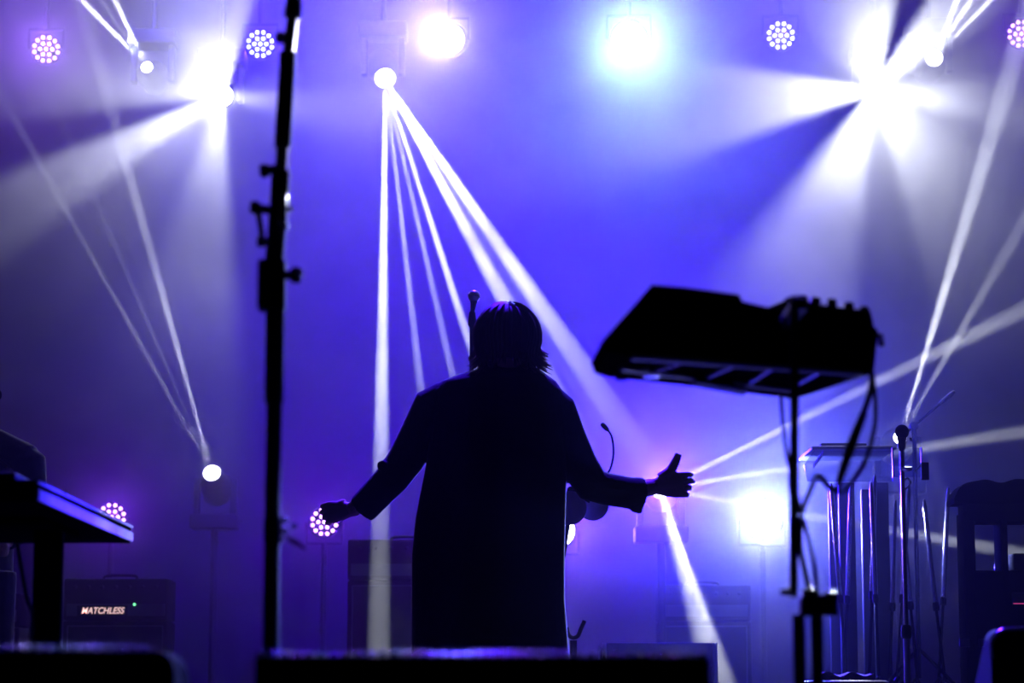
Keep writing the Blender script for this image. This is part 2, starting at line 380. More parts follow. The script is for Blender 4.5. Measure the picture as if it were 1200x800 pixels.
# blue washes on the mid truss, above the frame
for i, (x, lab, e) in enumerate(((-4.2, 'outer left', .22), (-1.4, 'inner left', 1.15), (1.4, 'inner right', 1.5), (4.2, 'outer right', .12))):
    p = V((x, 12.05, 6.75)); t = thing('wash_lamp', 'blue wash lamp on the mid-stage truss, %s of the four, above the picture' % lab, 'stage light', (x, 12.05, 7.1), 'overhead blue wash lamps')
    aim = V((x * .75 if x < 1 or x > 3 else .45, 15.9, 3.6 if x > 0 else 4.6)); d = (aim - p).normalized()
    hs_ = MB().lathe([(.13, -.03), (.14, 0), (.14, .1), (.08, .24)], p, -d, 24).build('housing', 'black_metal', t)
    MB().lathe([(.12, -.034), (.12, -.028)], p, -d, 24).build('lens', 'cell_violet', hs_)
    holder(t, p, 7.1, .17, .2)
    spot('beam', p + d * .08, aim, 44000 * e, 52 if x < 1 else 54, BLUE, .12, 1., parent=t)


p = V((0, 12.05, 6.75)); t = thing('wash_lamp', 'added unseen blue wash lamp on the mid truss, tinting the haze before the performer', 'stage light', (0, 12.05, 7.1), 'overhead blue wash lamps')
aim = V((0, 7.8, 1.2)); d = (aim - p).normalized()  # extra lamp, added for a blue veil and rim on the performer
hs_ = MB().lathe([(.13, -.03), (.14, 0), (.14, .1), (.08, .24)], p, -d, 24).build('housing', 'black_metal', t)
MB().lathe([(.12, -.034), (.12, -.028)], p, -d, 24).build('lens', 'cell_violet', hs_)
holder(t, p, 7.1, .17, .2)
spot('beam', p + d * .08, aim, 38000, 46, BLUE, .12, 1., parent=t)

# ------------------------------------------------------------------ people
def hand(mb, W, d, t, n, curl, s=1., thumb=None):
    """palm and five fingers: W wrist, d finger direction, t towards the thumb, n the side the fingers close to"""
    W = V(W); d = V(d).normalized(); t = V(t); t = (t - d * t.dot(d)).normalized(); n = V(n); n = (n - d * n.dot(d) - t * n.dot(t)).normalized()
    def ring(o, a, b): return [o + t * a * math.cos(2 * math.pi * k / 16) + n * b * math.sin(2 * math.pi * k / 16) for k in range(16)]
    mb.loft([ring(W - d * .03 * s, .026 * s, .021 * s), ring(W, .027 * s, .02 * s), ring(W + d * .03 * s, .037 * s, .019 * s), ring(W + d * .065 * s, .043 * s, .017 * s), ring(W + d * .092 * s, .042 * s, .013 * s)])
    for i, L in enumerate((.068, .076, .07, .056)):
        p = W + d * (.088 - .004 * abs(i - 1)) * s + t * (.033 - .0222 * i) * s; pts = [p - d * .02 * s, p]; a = 0
        for k, (fr, c) in enumerate(zip((.48, .3, .22), curl)):
            a += math.radians(c + 4 * i); p = p + (d * math.cos(a) + n * math.sin(a)) * L * fr * s; pts.append(p)
        mb.tube(pts, [.0095 * s, .0098 * s, .0092 * s, .0085 * s, .0065 * s], 10)
    td = V(thumb).normalized() if thumb is not None else (t * .75 + d * .6 + n * .2).normalized()
    p = W + d * .02 * s + t * .022 * s; e1 = p + (td * .7 + d * .45).normalized() * .042 * s; e2 = e1 + td * .036 * s; e3 = e2 + (td + t * .12 - d * .05).normalized() * .028 * s
    mb.tube([p, e1, e2, e3], [.023 * s, .0185 * s, .0148 * s, .0115 * s], 10)

def head(mb, c, fwd, s=1.):
    """skull, jaw, nose, brow, lips, ears; c = centre of the head, fwd = where the face looks"""
    c = V(c); f = V(fwd).normalized(); u = V((0, 0, 1)); r = f.cross(u).normalized(); u = r.cross(f)
    def ring(z, w, b, fr): return [c + u * z * s + r * w * s * math.cos(2 * math.pi * k / 20) + f * (fr if math.sin(2 * math.pi * k / 20) > 0 else b) * s * math.sin(2 * math.pi * k / 20) for k in range(20)]
    mb.loft([ring(-.118, .025, .01, .07), ring(-.105, .042, .03, .083), ring(-.08, .056, .055, .088), ring(-.045, .066, .078, .088), ring(-.01, .072, .09, .09), ring(.03, .077, .1, .094), ring(.065, .073, .098, .09), ring(.095, .055, .078, .07), ring(.112, .03, .045, .04)])
    mb.tube([c + f * .088 * s + u * .012 * s, c + f * .1 * s - u * .012 * s, c + f * .112 * s - u * .032 * s, c + f * .09 * s - u * .042 * s], [.008 * s, .011 * s, .014 * s, .012 * s], 10)
    mb.tube([c + f * .082 * s + r * .045 * s + u * .022 * s, c + f * .094 * s + u * .02 * s, c + f * .082 * s - r * .045 * s + u * .022 * s], .008 * s, 8)
    mb.tube([c + f * .08 * s + r * .024 * s - u * .066 * s, c + f * .092 * s - u * .064 * s, c + f * .08 * s - r * .024 * s - u * .066 * s], .0075 * s, 8)
    for q in (-1, 1):
        mb.tube([c + r * q * .074 * s + u * .02 * s, c + r * q * .086 * s - f * .012 * s + u * .005 * s, c + r * q * .074 * s - u * .035 * s], [.01 * s, .013 * s, .008 * s], 8)
    return r, f, u
def eyes(root, c, fwd, s=1.):
    c = V(c); f = V(fwd).normalized(); r = f.cross(V((0, 0, 1))).normalized()
    for q in (-1, 1): MB().ell(c + f * .082 * s + r * q * .031 * s + V((0, 0, .003)), .012 * s, .012 * s, .011 * s, 12, 8).build('eye', 'eye_white', root)
def legs_feet(mb, tr, sh, hips, knees, ankles, fdir):
    f = V(fdir).normalized()
    for h, k, a in zip(hips, knees, ankles):
        h, k, a = V(h), V(k), V(a)
        mb.tube([h, h.lerp(k, .5), k, k.lerp(a, .35), a], [.08, .07, .052, .05, .036], 14)
        tr.tube([h + V((0, 0, .04)), h.lerp(k, .5), k, k.lerp(a, .4), a + V((0, 0, .02))], [.1, .088, .07, .068, .062], 16)
        q = V((a.x, a.y, 0)); r = V((f.y, -f.x, 0))
        def rg(o, wd, ht): return [o + r * wd * math.cos(2 * math.pi * k_ / 14) + V((0, 0, max(0, ht * .5 + ht * .62 * math.sin(2 * math.pi * k_ / 14)))) for k_ in range(14)]
        base = V((a.x, a.y, a.z - .085))
        m2 = MB().loft([rg(base - f * .07, .03, .06), rg(base - f * .05, .038, .095), rg(base + f * .02, .042, .1), rg(base + f * .1, .048, .065), rg(base + f * .16, .042, .045), rg(base + f * .19, .02, .03)])
        sh.append(m2)

# --- the performer, back to the camera, arms spread
YP = 8.5
def Q(px, py, dy=0.): return P(px, py, YP + dy)
perf = thing('person', 'person in a long dark coat seen from behind, arms spread, thumb raised', 'person', (Q(574, 700).x, YP + .02, 0))
coat = MB()
def cring(y, L, R, d, dy=0., n=32):
    a = Q(L, y, dy); b = Q(R, y, dy); c_ = (a + b) / 2; hw = (b.x - a.x) / 2; out = []
    for k in range(n):
        t = 2 * math.pi * k / n; cx, sy = math.cos(t), math.sin(t)
        out.append(c_ + V((hw * math.copysign(abs(cx) ** .85, cx), d * math.copysign(abs(sy) ** .85, sy), 0)))
    return out
coat.loft([cring(*a) for a in ((428, 571, 621, .062, .02), (434, 556, 634, .08, .015), (440, 535, 642, .095), (448, 515, 653, .112), (458, 509, 659, .125), (475, 506, 661, .135), (505, 504, 663, .145),
     (540, 500, 664.5, .145), (570, 494, 664, .14), (605, 487, 663, .14), (650, 482.5, 662, .15), (700, 482, 662, .165), (765, 482, 667, .18), (806, 481, 670, .19))])
m8 = pxm(YP)
LA = [(524, 462, 0, 18), (508, 474, .01, 24), (492, 508, .03, 23.5), (476, 538, .05, 22), (459, 561, .07, 20.5), (445, 575, .1, 19.5), (424, 597, .13, 18.5)]
RA = [(640, 464, 0, 18), (652, 478, .01, 23), (664, 512, .02, 23), (678, 544, .04, 22.5), (694, 568, .06, 21.5), (712, 573, .08, 19.5), (735, 577, .1, 19), (751, 579, .12, 20.5)]
coat.tube([Q(a, b, c_) for a, b, c_, _ in LA], [r * m8 for *_, r in LA], 20)
coat.tube([Q(a, b, c_) for a, b, c_, _ in RA], [r * m8 for *_, r in RA], 20)
# folds bunched at the elbow and forearm
coat.tube([Q(447, 545, .0), Q(452, 546, .06), Q(462, 560, .12)], [.018, .026, .02], 10)
coat.tube([Q(479, 500, -.02), Q(476, 506, .05)], [.016, .022], 10)
coat.tube([Q(741, 596, .08), Q(749, 598, .12), Q(751, 592, .17)], [.012, .014, .012], 8)
link('coat', voxel(coat, .0065, 3, ORG[perf.name]), 'coat_wool', perf, ORG[perf.name])
col_ = MB()
col_.loft([cring(442, 562, 632, .075, .01), cring(432, 562, 629, .072, .015), cring(425, 567, 624, .064, .02), cring(427, 572, 619, .055, .022)], cap=False)
col_.build('collar', 'coat_wool', perf)
body = MB(); trou = MB(); shoes = []
hc = Q(595, 396, .0)
head(body, hc, (0, 1, 0), 1.)
body.tube([hc + V((0, -.01, -.06)), Q(596, 445, 0)], [.058, .066], 16)
body.loft([cring(445, 560, 632, .06), cring(470, 522, 646, .09), cring(520, 522, 646, .1), cring(590, 528, 640, .095), cring(650, 520, 645, .1), cring(690, 516, 648, .1)])
body.tube([Q(524, 470), Q(462, 558, .07), Q(412, 597.5, .14)], [.055, .042, .027], 14)
body.tube([Q(640, 470), Q(694, 566, .06), Q(735, 576, .1), Q(766, 571, .13)], [.055, .042, .036, .028], 14)
hand(body, Q(768, 569.5, .13), (1, 0, .06), (.0, 0, 1), (0, 1, 0), (8, 62, 70), 1.08, thumb=(.42, 0, .8))
hand(body, Q(411, 597, .14), (-1, .1, -.12), (0, .15, 1), (.1, 1, -.5), (35, 55, 45), .95, thumb=(-.8, .6, -.1))
zh = .9; hx = (Q(516, 690).x + Q(648, 690).x) / 2
legs_feet(body, trou, shoes, [(hx - .1, YP, zh), (hx + .1, YP, zh)], [(hx - .12, YP + .02, .49), (hx + .12, YP + .02, .49)], [(hx - .13, YP, .088), (hx + .14, YP, .088)], (0, 1, 0))
link('body', voxel(body, .003, 2, ORG[perf.name]), 'skin', perf, ORG[perf.name])
link('trousers', voxel(trou, .009, 2, ORG[perf.name]), 'dark_cloth', perf, ORG[perf.name])
for m2 in shoes: m2.build('shoe', 'leather', perf)
eyes(perf, hc, (0, 1, 0))
# hair: full cap and loose ends over the collar
hair = MB(); hx_, hy_, hz_ = .111, .122, .112; ctr = Q(594.5, 391, -.012)
def hring(z, a, n=28):
    return [ctr + V((hx_ * a * math.cos(2 * math.pi * k / n) * (1 + .03 * math.sin(5 * k)), hy_ * a * math.sin(2 * math.pi * k / n) * (.55 if math.sin(2 * math.pi * k / n) > .1 and z < .03 else 1), z)) for k in range(n)]
hair.loft([hring(-.095, .66), hring(-.08, .76), hring(-.05, .9), hring(-.015, .985), hring(.02, 1.), hring(.055, .9), hring(.08, .72), hring(.1, .46), hring(.109, .2)])
for i in range(330):
    az = random.uniform(0, 2 * math.pi) if i < 180 else (random.uniform(-.6, .5) if i % 2 else random.uniform(math.pi - .5, math.pi + .6))
    if .25 * math.pi < az < .75 * math.pi: continue                    # the face stays free
    pts = []; jz = random.uniform(.98, 1.045)
    st = random.uniform(.1, .5)
    for k in range(7):
        t = st + (1.95 - st) * k / 6
        pts.append(ctr + V((hx_ * math.sin(t) * math.cos(az), hy_ * math.sin(t) * math.sin(az), hz_ * math.cos(t))) * jz + V((0, 0, 0)) + (ctr * (1 - jz)) * 0 - ctr * (jz - 1))
    e = pts[-1]; out = V((math.cos(az), math.sin(az), 0)); L = random.uniform(.02, .085); fl = random.uniform(-.3, .55)
    if math.cos(az) > .4: fl += .35
    pts += [e + V((0, 0, -L * .5)) - out * .006, e + V((0, 0, -L * .85)) + out * L * fl * .5, e + V((0, 0, -L)) + out * L * fl]
    r0 = random.uniform(.004, .0075)
    hair.tube(pts, [r0 * .6] + [r0] * 6 + [r0 * .8, r0 * .5, r0 * .12], 5)
for k in range(14):                                                     # curl at the left nape
    a0 = random.uniform(-.4, .4); b = Q(562 + random.uniform(-2, 3), 411, random.uniform(-.04, .03))
    hair.tube([b, b + V((-.012, 0, -.02)), b + V((-.027, 0, -.035 + .006 * a0)), b + V((-.02, 0, -.052)), b + V((.004, 0, -.05 + .01 * a0))], [.004, .004, .0035, .003, .0008], 5)
for bx_, by_, tx_, ty_, n_ in ((626, 402, 641, 417, 14), (625, 408, 637, 427, 14), (622, 412, 629, 438, 16), (614, 415, 618, 440, 14), (604, 415, 606, 438, 10), (562, 402, 551, 421, 14), (565, 406, 553, 428, 14), (568, 410, 562, 434, 12), (580, 415, 578, 437, 10)):
    for k in range(n_):
        a = Q(bx_ + random.uniform(-3, 3), by_ + random.uniform(-3, 3), random.uniform(-.07, .02)); b = Q(tx_ + random.uniform(-3, 2), ty_ + random.uniform(-3, 2), random.uniform(-.07, .02))
        m_ = a.lerp(b, .55) + V((-.006 * (1 if tx_ > bx_ else -1), 0, -.008))
        hair.tube([a, m_, b], [random.uniform(.008, .012), .007, .0012], 6)
hair.build('hair', 'hair_brown', perf)

def simple_person(name, label, hc, fwd, sh, elbows, wrists, hips, knees, ankles, top_m, hair_m, fingers, hair_name='hair'):
    """a musician in the background: shaped body, shirt, trousers, shoes, hair"""
    t = thing(name, label, 'person', ((hips[0][0] + hips[1][0]) / 2, (hips[0][1] + hips[1][1]) / 2, 0 if ankles[0][2] < .3 else .4))
    b = MB(); tr = MB(); sl = []; hc = V(hc); f = V(fwd).normalized(); r = f.cross(V((0, 0, 1))).normalized()
    head(b, hc, f); b.tube([hc + V((0, 0, -.07)), hc + V((0, 0, -.2)) - f * .02], [.055, .065], 14)
    sm = (V(sh[0]) + V(sh[1])) / 2; hm = (V(hips[0]) + V(hips[1])) / 2
    def rg(o, wd, dp): return [o + r * wd * math.cos(2 * math.pi * k / 24) + f * dp * math.sin(2 * math.pi * k / 24) for k in range(24)]
    shirt = MB()
    prof = ((-.06, .17, .11), (.1, .175, .115), (.4, .17, .11), (.7, .2, .125), (.88, .205, .12), (.97, .16, .095), (1.06, .075, .07))
    b.loft([rg(hm.lerp(sm, k), wd - .02, dp - .015) for k, wd, dp in prof]); shirt.loft([rg(hm.lerp(sm, k), wd, dp) for k, wd, dp in prof])
    for i in (0, 1):
        s_, e, w_ = V(sh[i]), V(elbows[i]), V(wrists[i])
        b.tube([s_, e, w_], [.05, .042, .027], 14)
        shirt.tube([s_ - (e - s_).normalized() * .03, s_, s_.lerp(e, .5), e, e.lerp(w_, .8)], [.06, .082, .066, .056, .044], 14)
        shirt.tube([hc + V((0, 0, -.165)) - f * .02, s_], [.05, .075], 12)
        hand(b, w_, fingers[i], (0, 0, 1), V((0, 0, -1)) + f * .2, (25, 35, 30))
    legs_feet(b, tr, sl, hips, knees, ankles, fwd)
    tr.loft([rg(hm + V((0, 0, z)), wd, dp) for z, wd, dp in ((-.1, .15, .1), (0, .175, .12), (.1, .17, .112))])
    link('body', voxel(b, .008, 2, ORG[t.name]), 'skin', t, ORG[t.name])
    link('shirt', voxel(shirt, .01, 2, ORG[t.name]), top_m, t, ORG[t.name])
    link('trousers', voxel(tr, .01, 2, ORG[t.name]), 'dark_cloth', t, ORG[t.name])
    for m2 in sl: m2.build('shoe', 'leather', t)
    eyes(t, hc, f)
    h = MB()
    def hr(z, a): return [hc + V((0, 0, z)) - f * .012 + r * .086 * a * math.cos(2 * math.pi * k / 20) + f * (.085 if math.sin(2 * math.pi * k / 20) > 0 and z > .04 else (.02 if math.sin(2 * math.pi * k / 20) > 0 else .108)) * a * math.sin(2 * math.pi * k / 20) for k in range(20)]
    h.loft([hr(-.06, .8), hr(-.02, .97), hr(.03, 1.02), hr(.075, .95), hr(.105, .68), hr(.122, .3)]).build(hair_name, hair_m, t)
    return t

# keyboard player standing at the left edge
YL = 11.2
def K(px, py, dy=0): return P(px, py, YL + dy)
lh = K(-23, 462)
kp = simple_person('person', 'keyboard player in dark clothes cut by the left edge of the picture', lh, (.45, -.9, -.05), [K(-78, 540, .1), K(33, 539, -.06)],
    [K(-90, 615, .1), K(44, 612, -.1)], [K(-60, 640, -.3), K(0, 640, -.4)], [(lh.x - .1, YL + .06, .93), (lh.x + .1, YL - .02, .93)],
    [(lh.x - .1, YL + .05, .5), (lh.x + .12, YL - .04, .5)], [(lh.x - .12, YL + .08, .085), (lh.x + .14, YL - .02, .085)], 'dark_cloth', 'hair_brown', [(.5, -.8, -.1), (.5, -.8, -.1)])
hp = MB(); hp.tube(smooth_path([lh + V((.07, -.06, -.02)), lh + V((.06, -.05, .1)), lh + V((0, 0, .135)), lh + V((-.06, .05, .1)), lh + V((-.07, .06, -.02))], 4), .011, 8)
hpt = tag(hp.build('headphone_band', 'black_plastic', kp), None, None)
MB().lathe([(.03, 0), (.036, .012), (.03, .03)], lh + V((.068, -.052, -.01)), (.8, -.6, 0)).build('ear_cup', 'black_plastic', kp)

# --- vocal microphone on a straight stand, in front of the performer
YM = 9.35
vs_ = thing('microphone_stand', 'slim straight microphone stand just past the left side of the head', 'stand', (P(552, 420, YM).x, YM, 0))
bp = V((P(552, 420, YM).x, YM, 0))
MB().lathe([(.14, 0), (.14, .015), (.03, .035), (.016, .05)], bp, (0, 0, 1), 28).build('base', 'black_metal', vs_)
MB().tube([bp + V((0, 0, .04)), V((bp.x, YM, 1.05))], .0125, 12).build('lower_tube', 'steel', vs_)
MB().tube([V((bp.x, YM, 1.0)), P(553, 384, YM)], .0085, 12).build('upper_tube', 'black_metal', vs_)
MB().tube([V((bp.x, YM, 1.0)), V((bp.x, YM, 1.07))], .018, 12).build('clutch', 'rubber', vs_)
MB().lathe([(.009, 0), (.0165, .012), (.0165, .028), (.0125, .06), (.009, .066)], P(553.5, 384, YM), (0, 0, 1), 16).build('clip', 'rubber', vs_)
mc = thing('microphone', 'vocal microphone with a shiny round head on the slim stand', 'microphone', P(554, 366, YM))
a0, a1 = P(554, 364, YM), P(555.5, 351, YM)
MB().lathe([(.006, -.01), (.009, 0), (.012, (a1 - a0).length * .6), (.016, (a1 - a0).length)], a0, a1 - a0, 18).build('handle', 'black_metal', mc)
MB().ell(P(555.5, 347, YM), .0238, .0238, .0245, 24, 14).build('grille', 'mesh_grille', mc)
MB().lathe([(.0242, -.003), (.0252, 0), (.0242, .003)], P(555.5, 347, YM) , V((.25, .1, 1)), 24).build('band', 'chrome', mc)

# --- foreground microphone stand, out of focus
YS = 4.3; ms = pxm(YS)
def S(px, py, dy=0.): return P(px, py, YS + dy)
st = thing('microphone_stand', 'tall black microphone stand out of focus in the left foreground', 'stand', (S(318, 800).x, YS, 0))
bx = S(318, 790); b0 = V((bx.x, YS, 0))
MB().lathe([(.13, 0), (.13, .012), (.035, .03), (.02, .05)], b0, (0, 0, 1), 28).build('base', 'black_metal', st)
MB().tube([b0 + V((0, 0, .03)), S(318.5, 640), S(321.5, 468)], 9.6 * ms, 14).build('lower_tube', 'black_metal', st)
MB().tube([S(321.2, 472), S(322.5, 345)], 11.6 * ms, 14).build('outer_sleeve', 'black_metal', st)
MB().box((S(302.5, 340).x, YS - .02, S(0, 365).z), (S(335, 340).x, YS + .02, S(0, 305).z), .006).build('swivel_clamp', 'black_plastic', st)
MB().tube([S(321, 310), S(327, 238), S(329, 200)], 11.4 * ms, 14).build('boom_sleeve', 'black_metal', st)
MB().tube([S(329, 205), S(331, 170)], 7.5 * ms, 12).build('boom_tube', 'satin_chrome', st)
MB().tube([S(331, 172), S(337.5, 62)], 10.2 * ms, 14).build('boom_grip', 'black_metal', st)
MB().tube([S(337.3, 66), S(342.5, 22)], 7. * ms, 12).build('boom_tip', 'satin_chrome', st)
MB().lathe([(6 * ms, 0), (11.5 * ms, 6 * ms), (10.5 * ms, 20 * ms), (7 * ms, 34 * ms), (7 * ms, 60 * ms)], S(342, 24), S(348, -40) - S(342, 24), 16).build('microphone_clip', 'rubber', st)
MB().tube([S(335, 44), S(330, 44)], 5.5 * ms, 10).build('lock_stem', 'black_metal', st)
MB().ell(S(329, 44), 7 * ms, 7 * ms, 8 * ms, 12, 8).build('lock_knob', 'black_plastic', st)
for (x0, y0, x1, y1, rr) in ((324, 198, 310, 200, 8.5), (323, 247, 299, 243, 8.5), (318, 284, 306, 283, 7), (330, 322, 347, 322, 10)):
    MB().tube([S(x0, y0), S(x1, y1)], 6 * ms, 10).build('knob_stem', 'black_metal', st)
    MB().lathe([(rr * .8 * ms, -rr * .6 * ms), (rr * ms, -rr * .3 * ms), (rr * ms, rr * .4 * ms), (rr * .7 * ms, rr * .7 * ms)], S(x1, y1), S(x1, y1) - S(x0, y0), 14).build('knob', 'black_plastic', st)
MB().tube([S(302, 246, -.01), S(308, 281, -.01)], 3.6 * ms, 8).build('lever', 'black_metal', st)
MB().box((S(331, 0).x, YS - .022, S(0, 266).z), (S(341, 0).x, YS + .012, S(0, 228).z), .004).build('hinge_plate', 'satin_chrome', st)
for x, y in ((339.5, 245), (335.5, 266), (352.5, 319)): MB().ell(S(x, y, -.02), 4 * ms, 4 * ms, 4 * ms, 14, 10).build('screw_cap', 'chrome', st)
MB().lathe([(10 * ms, -16 * ms), (11 * ms, -10 * ms), (11 * ms, 12 * ms), (9 * ms, 18 * ms)], S(319.5, 622), (0, 0, 1), 16).build('cable_clip', 'black_plastic', st)
for x, y, rr in ((334, 609, 4.6), (334, 622, 4.2), (345, 616, 4), (330, 632, 4)): MB().ell(S(x, y, -.01), rr * ms, rr * ms, rr * ms, 14, 10).build('clip_screw', 'satin_chrome', st)
MB().tube(smooth_path([S(331, 622), S(338, 630), S(347, 634), S(358, 643), S(352, 640), S(338, 633)], 5), 1.6 * ms, 8).build('cable_tie', 'rubber', st)

# --- stage piano at the left edge, seen from below
pk = thing('stage_piano', 'black stage piano with a violet-tinted edge panel at the left', 'keyboard', (-1.2, 5.85, .79))
z0, z1 = .79, .842; xr, xl = -1.022, -1.38; ya, yb = 5.2, 6.52
MB().box((xl, ya, z0), (xr - .004, yb, z1 - .004), .004).build('case', 'matte_black', pk)
MB().box((xr - .006, ya + .004, z0 + .004), (xr + .002, yb - .004, z0 + .028)).build('edge_panel', 'side_panel', pk, False, label='shiny metal edge panel with violet light tinted into its colour')
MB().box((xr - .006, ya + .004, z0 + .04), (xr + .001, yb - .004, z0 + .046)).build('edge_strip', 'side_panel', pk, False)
MB().box((xl, ya, z1 - .004), (xr - .05, yb, z1 + .012), .004).build('top_cover', 'black_plastic', pk)
MB().tube([(xr - .02, 5.62, z1 - .006), (xr - .02, 5.62, z1 + .008)], .006, 10).build('knob', 'black_plastic', pk)
ks = thing('keyboard_stand', 'black column stand holding up the stage piano', 'stand', (-1.11, 5.8, 0))
MB().box((-1.143, 5.78, .02), (-1.074, 5.81, .77), .004).build('column', 'matte_black', ks)
MB().box((-1.36, 5.6, .77), (-1.09, 6.1, .789), .006).build('top_plate', 'matte_black', ks)
MB().box((-1.45, 5.45, 0), (-.95, 6.2, .022), .008).build('base', 'black_metal', ks)
tag(MB().tube(smooth_path([P(20, 636, 5.7), P(24, 660, 5.7), P(31, 700, 5.65), P(37, 738, 5.6), V((-1.16, 5.62, .25)), V((-1.2, 5.5, .03)), V((-1.5, 5.35, .012))], 6), .0045, 8).build('cable', 'rubber', origin=(-1.2, 5.6, 0)), 'thin black cable hanging under the stage piano beside its column', 'cable')

# --- synthesizer on its stand, right foreground, seen from below
N0 = V((.214, 4.50, 0)); N1 = V((.706, 4.73, 0)); FD = (N1 - N0).normalized(); NN = V((-FD.y, FD.x, 0))
def FP(px, py, back=0.):                        # pixel on the front face plane, pushed back by metres
    d = ray(px, py); t = ((N0 - CAM).dot(NN) + back) / d.dot(NN); return CAM + d * t
prof = [(706, 399), (764, 333), (800, 336), (866, 345), (870, 353), (917, 364), (1014, 372), (1029, 387), (1024, 437), (880, 426), (735, 417), (711, 412)]
def DV(px): k = min(1, max(0, (px - 712) / 310)); return V((-.012 - .096 * k, .29 + .11 * k, 0))
sy = thing('synthesizer', 'black angular synthesizer seen from below, out of focus at right', 'synthesizer', FP(870, 425, .2))
MB().prism([FP(*p) for p in prof], [DV(p[0]) for p in prof]).build('case', 'matte_black', sy, False)
zb = FP(880, 426).z
def under(px, py, z): d = ray(px, py); return CAM + d * ((z - CAM.z) / d.z)
for q in ((740, 418, 1008, 437), (728, 431, 925, 456)):
    a, b = under(q[0], q[1], zb - .006), under(q[2], q[3], zb - .006); MB().tube([a, b], .007, 8).build('rail', 'steel', sy)
for q in ((800, 423, 770, 434), (860, 428, 830, 441), (905, 431, 880, 447), (960, 435, 930, 452)):
    a, b = under(q[0], q[1], zb - .007), under(q[2], q[3], zb - .007); MB().tube([a, b], .005, 8).build('cross_bar', 'steel', sy)
for q in ((755, 424), (995, 434), (928, 458), (728, 436)): MB().lathe([(.012, -.016), (.014, 0)], under(q[0], q[1], zb), (0, 0, 1), 12).build('foot', 'rubber', sy)
a = under(815, 447, zb - .02); b = under(876, 458, zb - .02)
MB().prism([a, b, b + V((0, .07, 0)), a + V((0, .07, 0))], V((0, 0, .02))).build('power_supply', 'black_plastic', sy, False)
a = under(763, 440, zb - .004); MB().box((a.x - .016, a.y - .02, a.z - .004), (a.x + .016, a.y + .02, a.z + .004), .002).build('jack_plate', 'satin_chrome', sy)
mxr = thing('mixer', 'small mixer with a row of knobs on top of the synthesizer', 'mixer', FP(972, 369, .1))
zt = FP(965, 366).z
MB().prism([FP(919, 352, .03), FP(1020, 364, .03), FP(1024, 380, .03), FP(919, 368, .03)], V((-.06, .2, 0))).build('body', 'black_plastic', mxr, False)
for x, y in ((925, 352), (941, 349), (956, 351), (975, 353), (995, 357), (1013, 362)):
    MB().lathe([(5.6 * pxm(4.7), -.02), (6.2 * pxm(4.7), -.002), (5.4 * pxm(4.7), .003)], FP(x, y, .04), (.1, .2, 1), 14).build('knob', 'black_plastic', mxr)
for x, y in ((949, 355), (965, 357)): MB().ell(FP(x, y, .026), .003, .003, .003, 10, 8).build('jack', 'chrome', mxr)
MB().tube([FP(1023, 394, .02), FP(1031, 394, .02), FP(1033, 404, .03)], 4.4 * pxm(4.7), 10).build('plug', 'satin_chrome', sy)
YR = 4.4; mr_ = pxm(YR)
def R(px, py, dy=0.): return P(px, py, YR + dy)
ss = thing('synthesizer_stand', 'black pole stand in front of the synthesizer at the right', 'stand', (R(935, 790).x, YR, 0))
MB().tube([R(931, 347), R(931, 470), R(930, 700)], 5.4 * mr_, 12).build('pole', 'black_metal', ss)
MB().tube([R(927, 534, -.012), R(928, 580, -.012)], 3.6 * mr_, 12).build('sleeve', 'chrome', ss)
for y in (540, 549, 557, 563, 570): MB().lathe([(4.5 * mr_, -1.5 * mr_), (4.5 * mr_, 1.5 * mr_)], R(927.4, y, -.012), (0, 0, 1), 12).build('ring', 'satin_chrome', ss)
MB().box((R(922, 0).x, YR - .02, R(0, 364).z), (R(940, 0).x, YR + .3, R(0, 350).z), .004).build('bracket', 'black_metal', ss)
MB().box((R(925, 0).x, YR - .03, R(0, 722).z), (R(966, 0).x, YR + .03, R(0, 697).z), .006).build('joint', 'black_plastic', ss)
for x, y in ((922, 694), (948, 694), (974, 697)): MB().lathe([(.0065, -.012), (.008, 0), (.006, .012)], R(x, y, -.01), (1, 0, 0), 12).build('bolt', 'satin_chrome', ss)
for x in (936, 957):
    q = R(x, 720); MB().tube([q, V((q.x, YR, .02))], 7.5 * mr_, 12).build('leg_tube', 'black_metal', ss)
q = R(946, 760); MB().box((q.x - .22, YR - .16, 0), (q.x + .22, YR + .2, .022), .008).build('base', 'black_metal', ss)
for nm, lab, pts, rr in (
    ('cable', 'thick looped black cable hanging from the right end of the synthesizer', [(1021, 434, .3), (1020, 458, .28), (1008, 495, .25), (990, 548, .22), (979, 573, .2), (968, 566, .2), (958, 557, .18), (950, 574, .12), (940, 600, .05), (938, 640, .05), (948, 690, .05)], 3.6),
    ('cable', 'thin black cable curving right of the thick loop under the synthesizer', [(1022, 436, .33), (1026, 470, .3), (1025, 500, .3), (1014, 540, .28), (1000, 562, .26), (986, 576, .24), (975, 573, .22)], 2.8),
    ('cable', 'black cable running down beside the synthesizer pole', [(915, 462, .4), (918, 500, .3), (924, 540, .15), (936, 590, .04), (950, 640, .04), (958, 695, .04), (962, 760, .04)], 2.6)):
    tag(MB().tube(smooth_path([R(*p) for p in pts], 5), rr * mr_, 8).build(nm, 'rubber', origin=R(*pts[-1])), lab, 'cable')
MB().tube([R(1012, 484, .262), R(996, 526, .237), R(984, 562, .21)], [5 * mr_, 6.5 * mr_, 4 * mr_], 8).build('strap', 'rubber', ss)

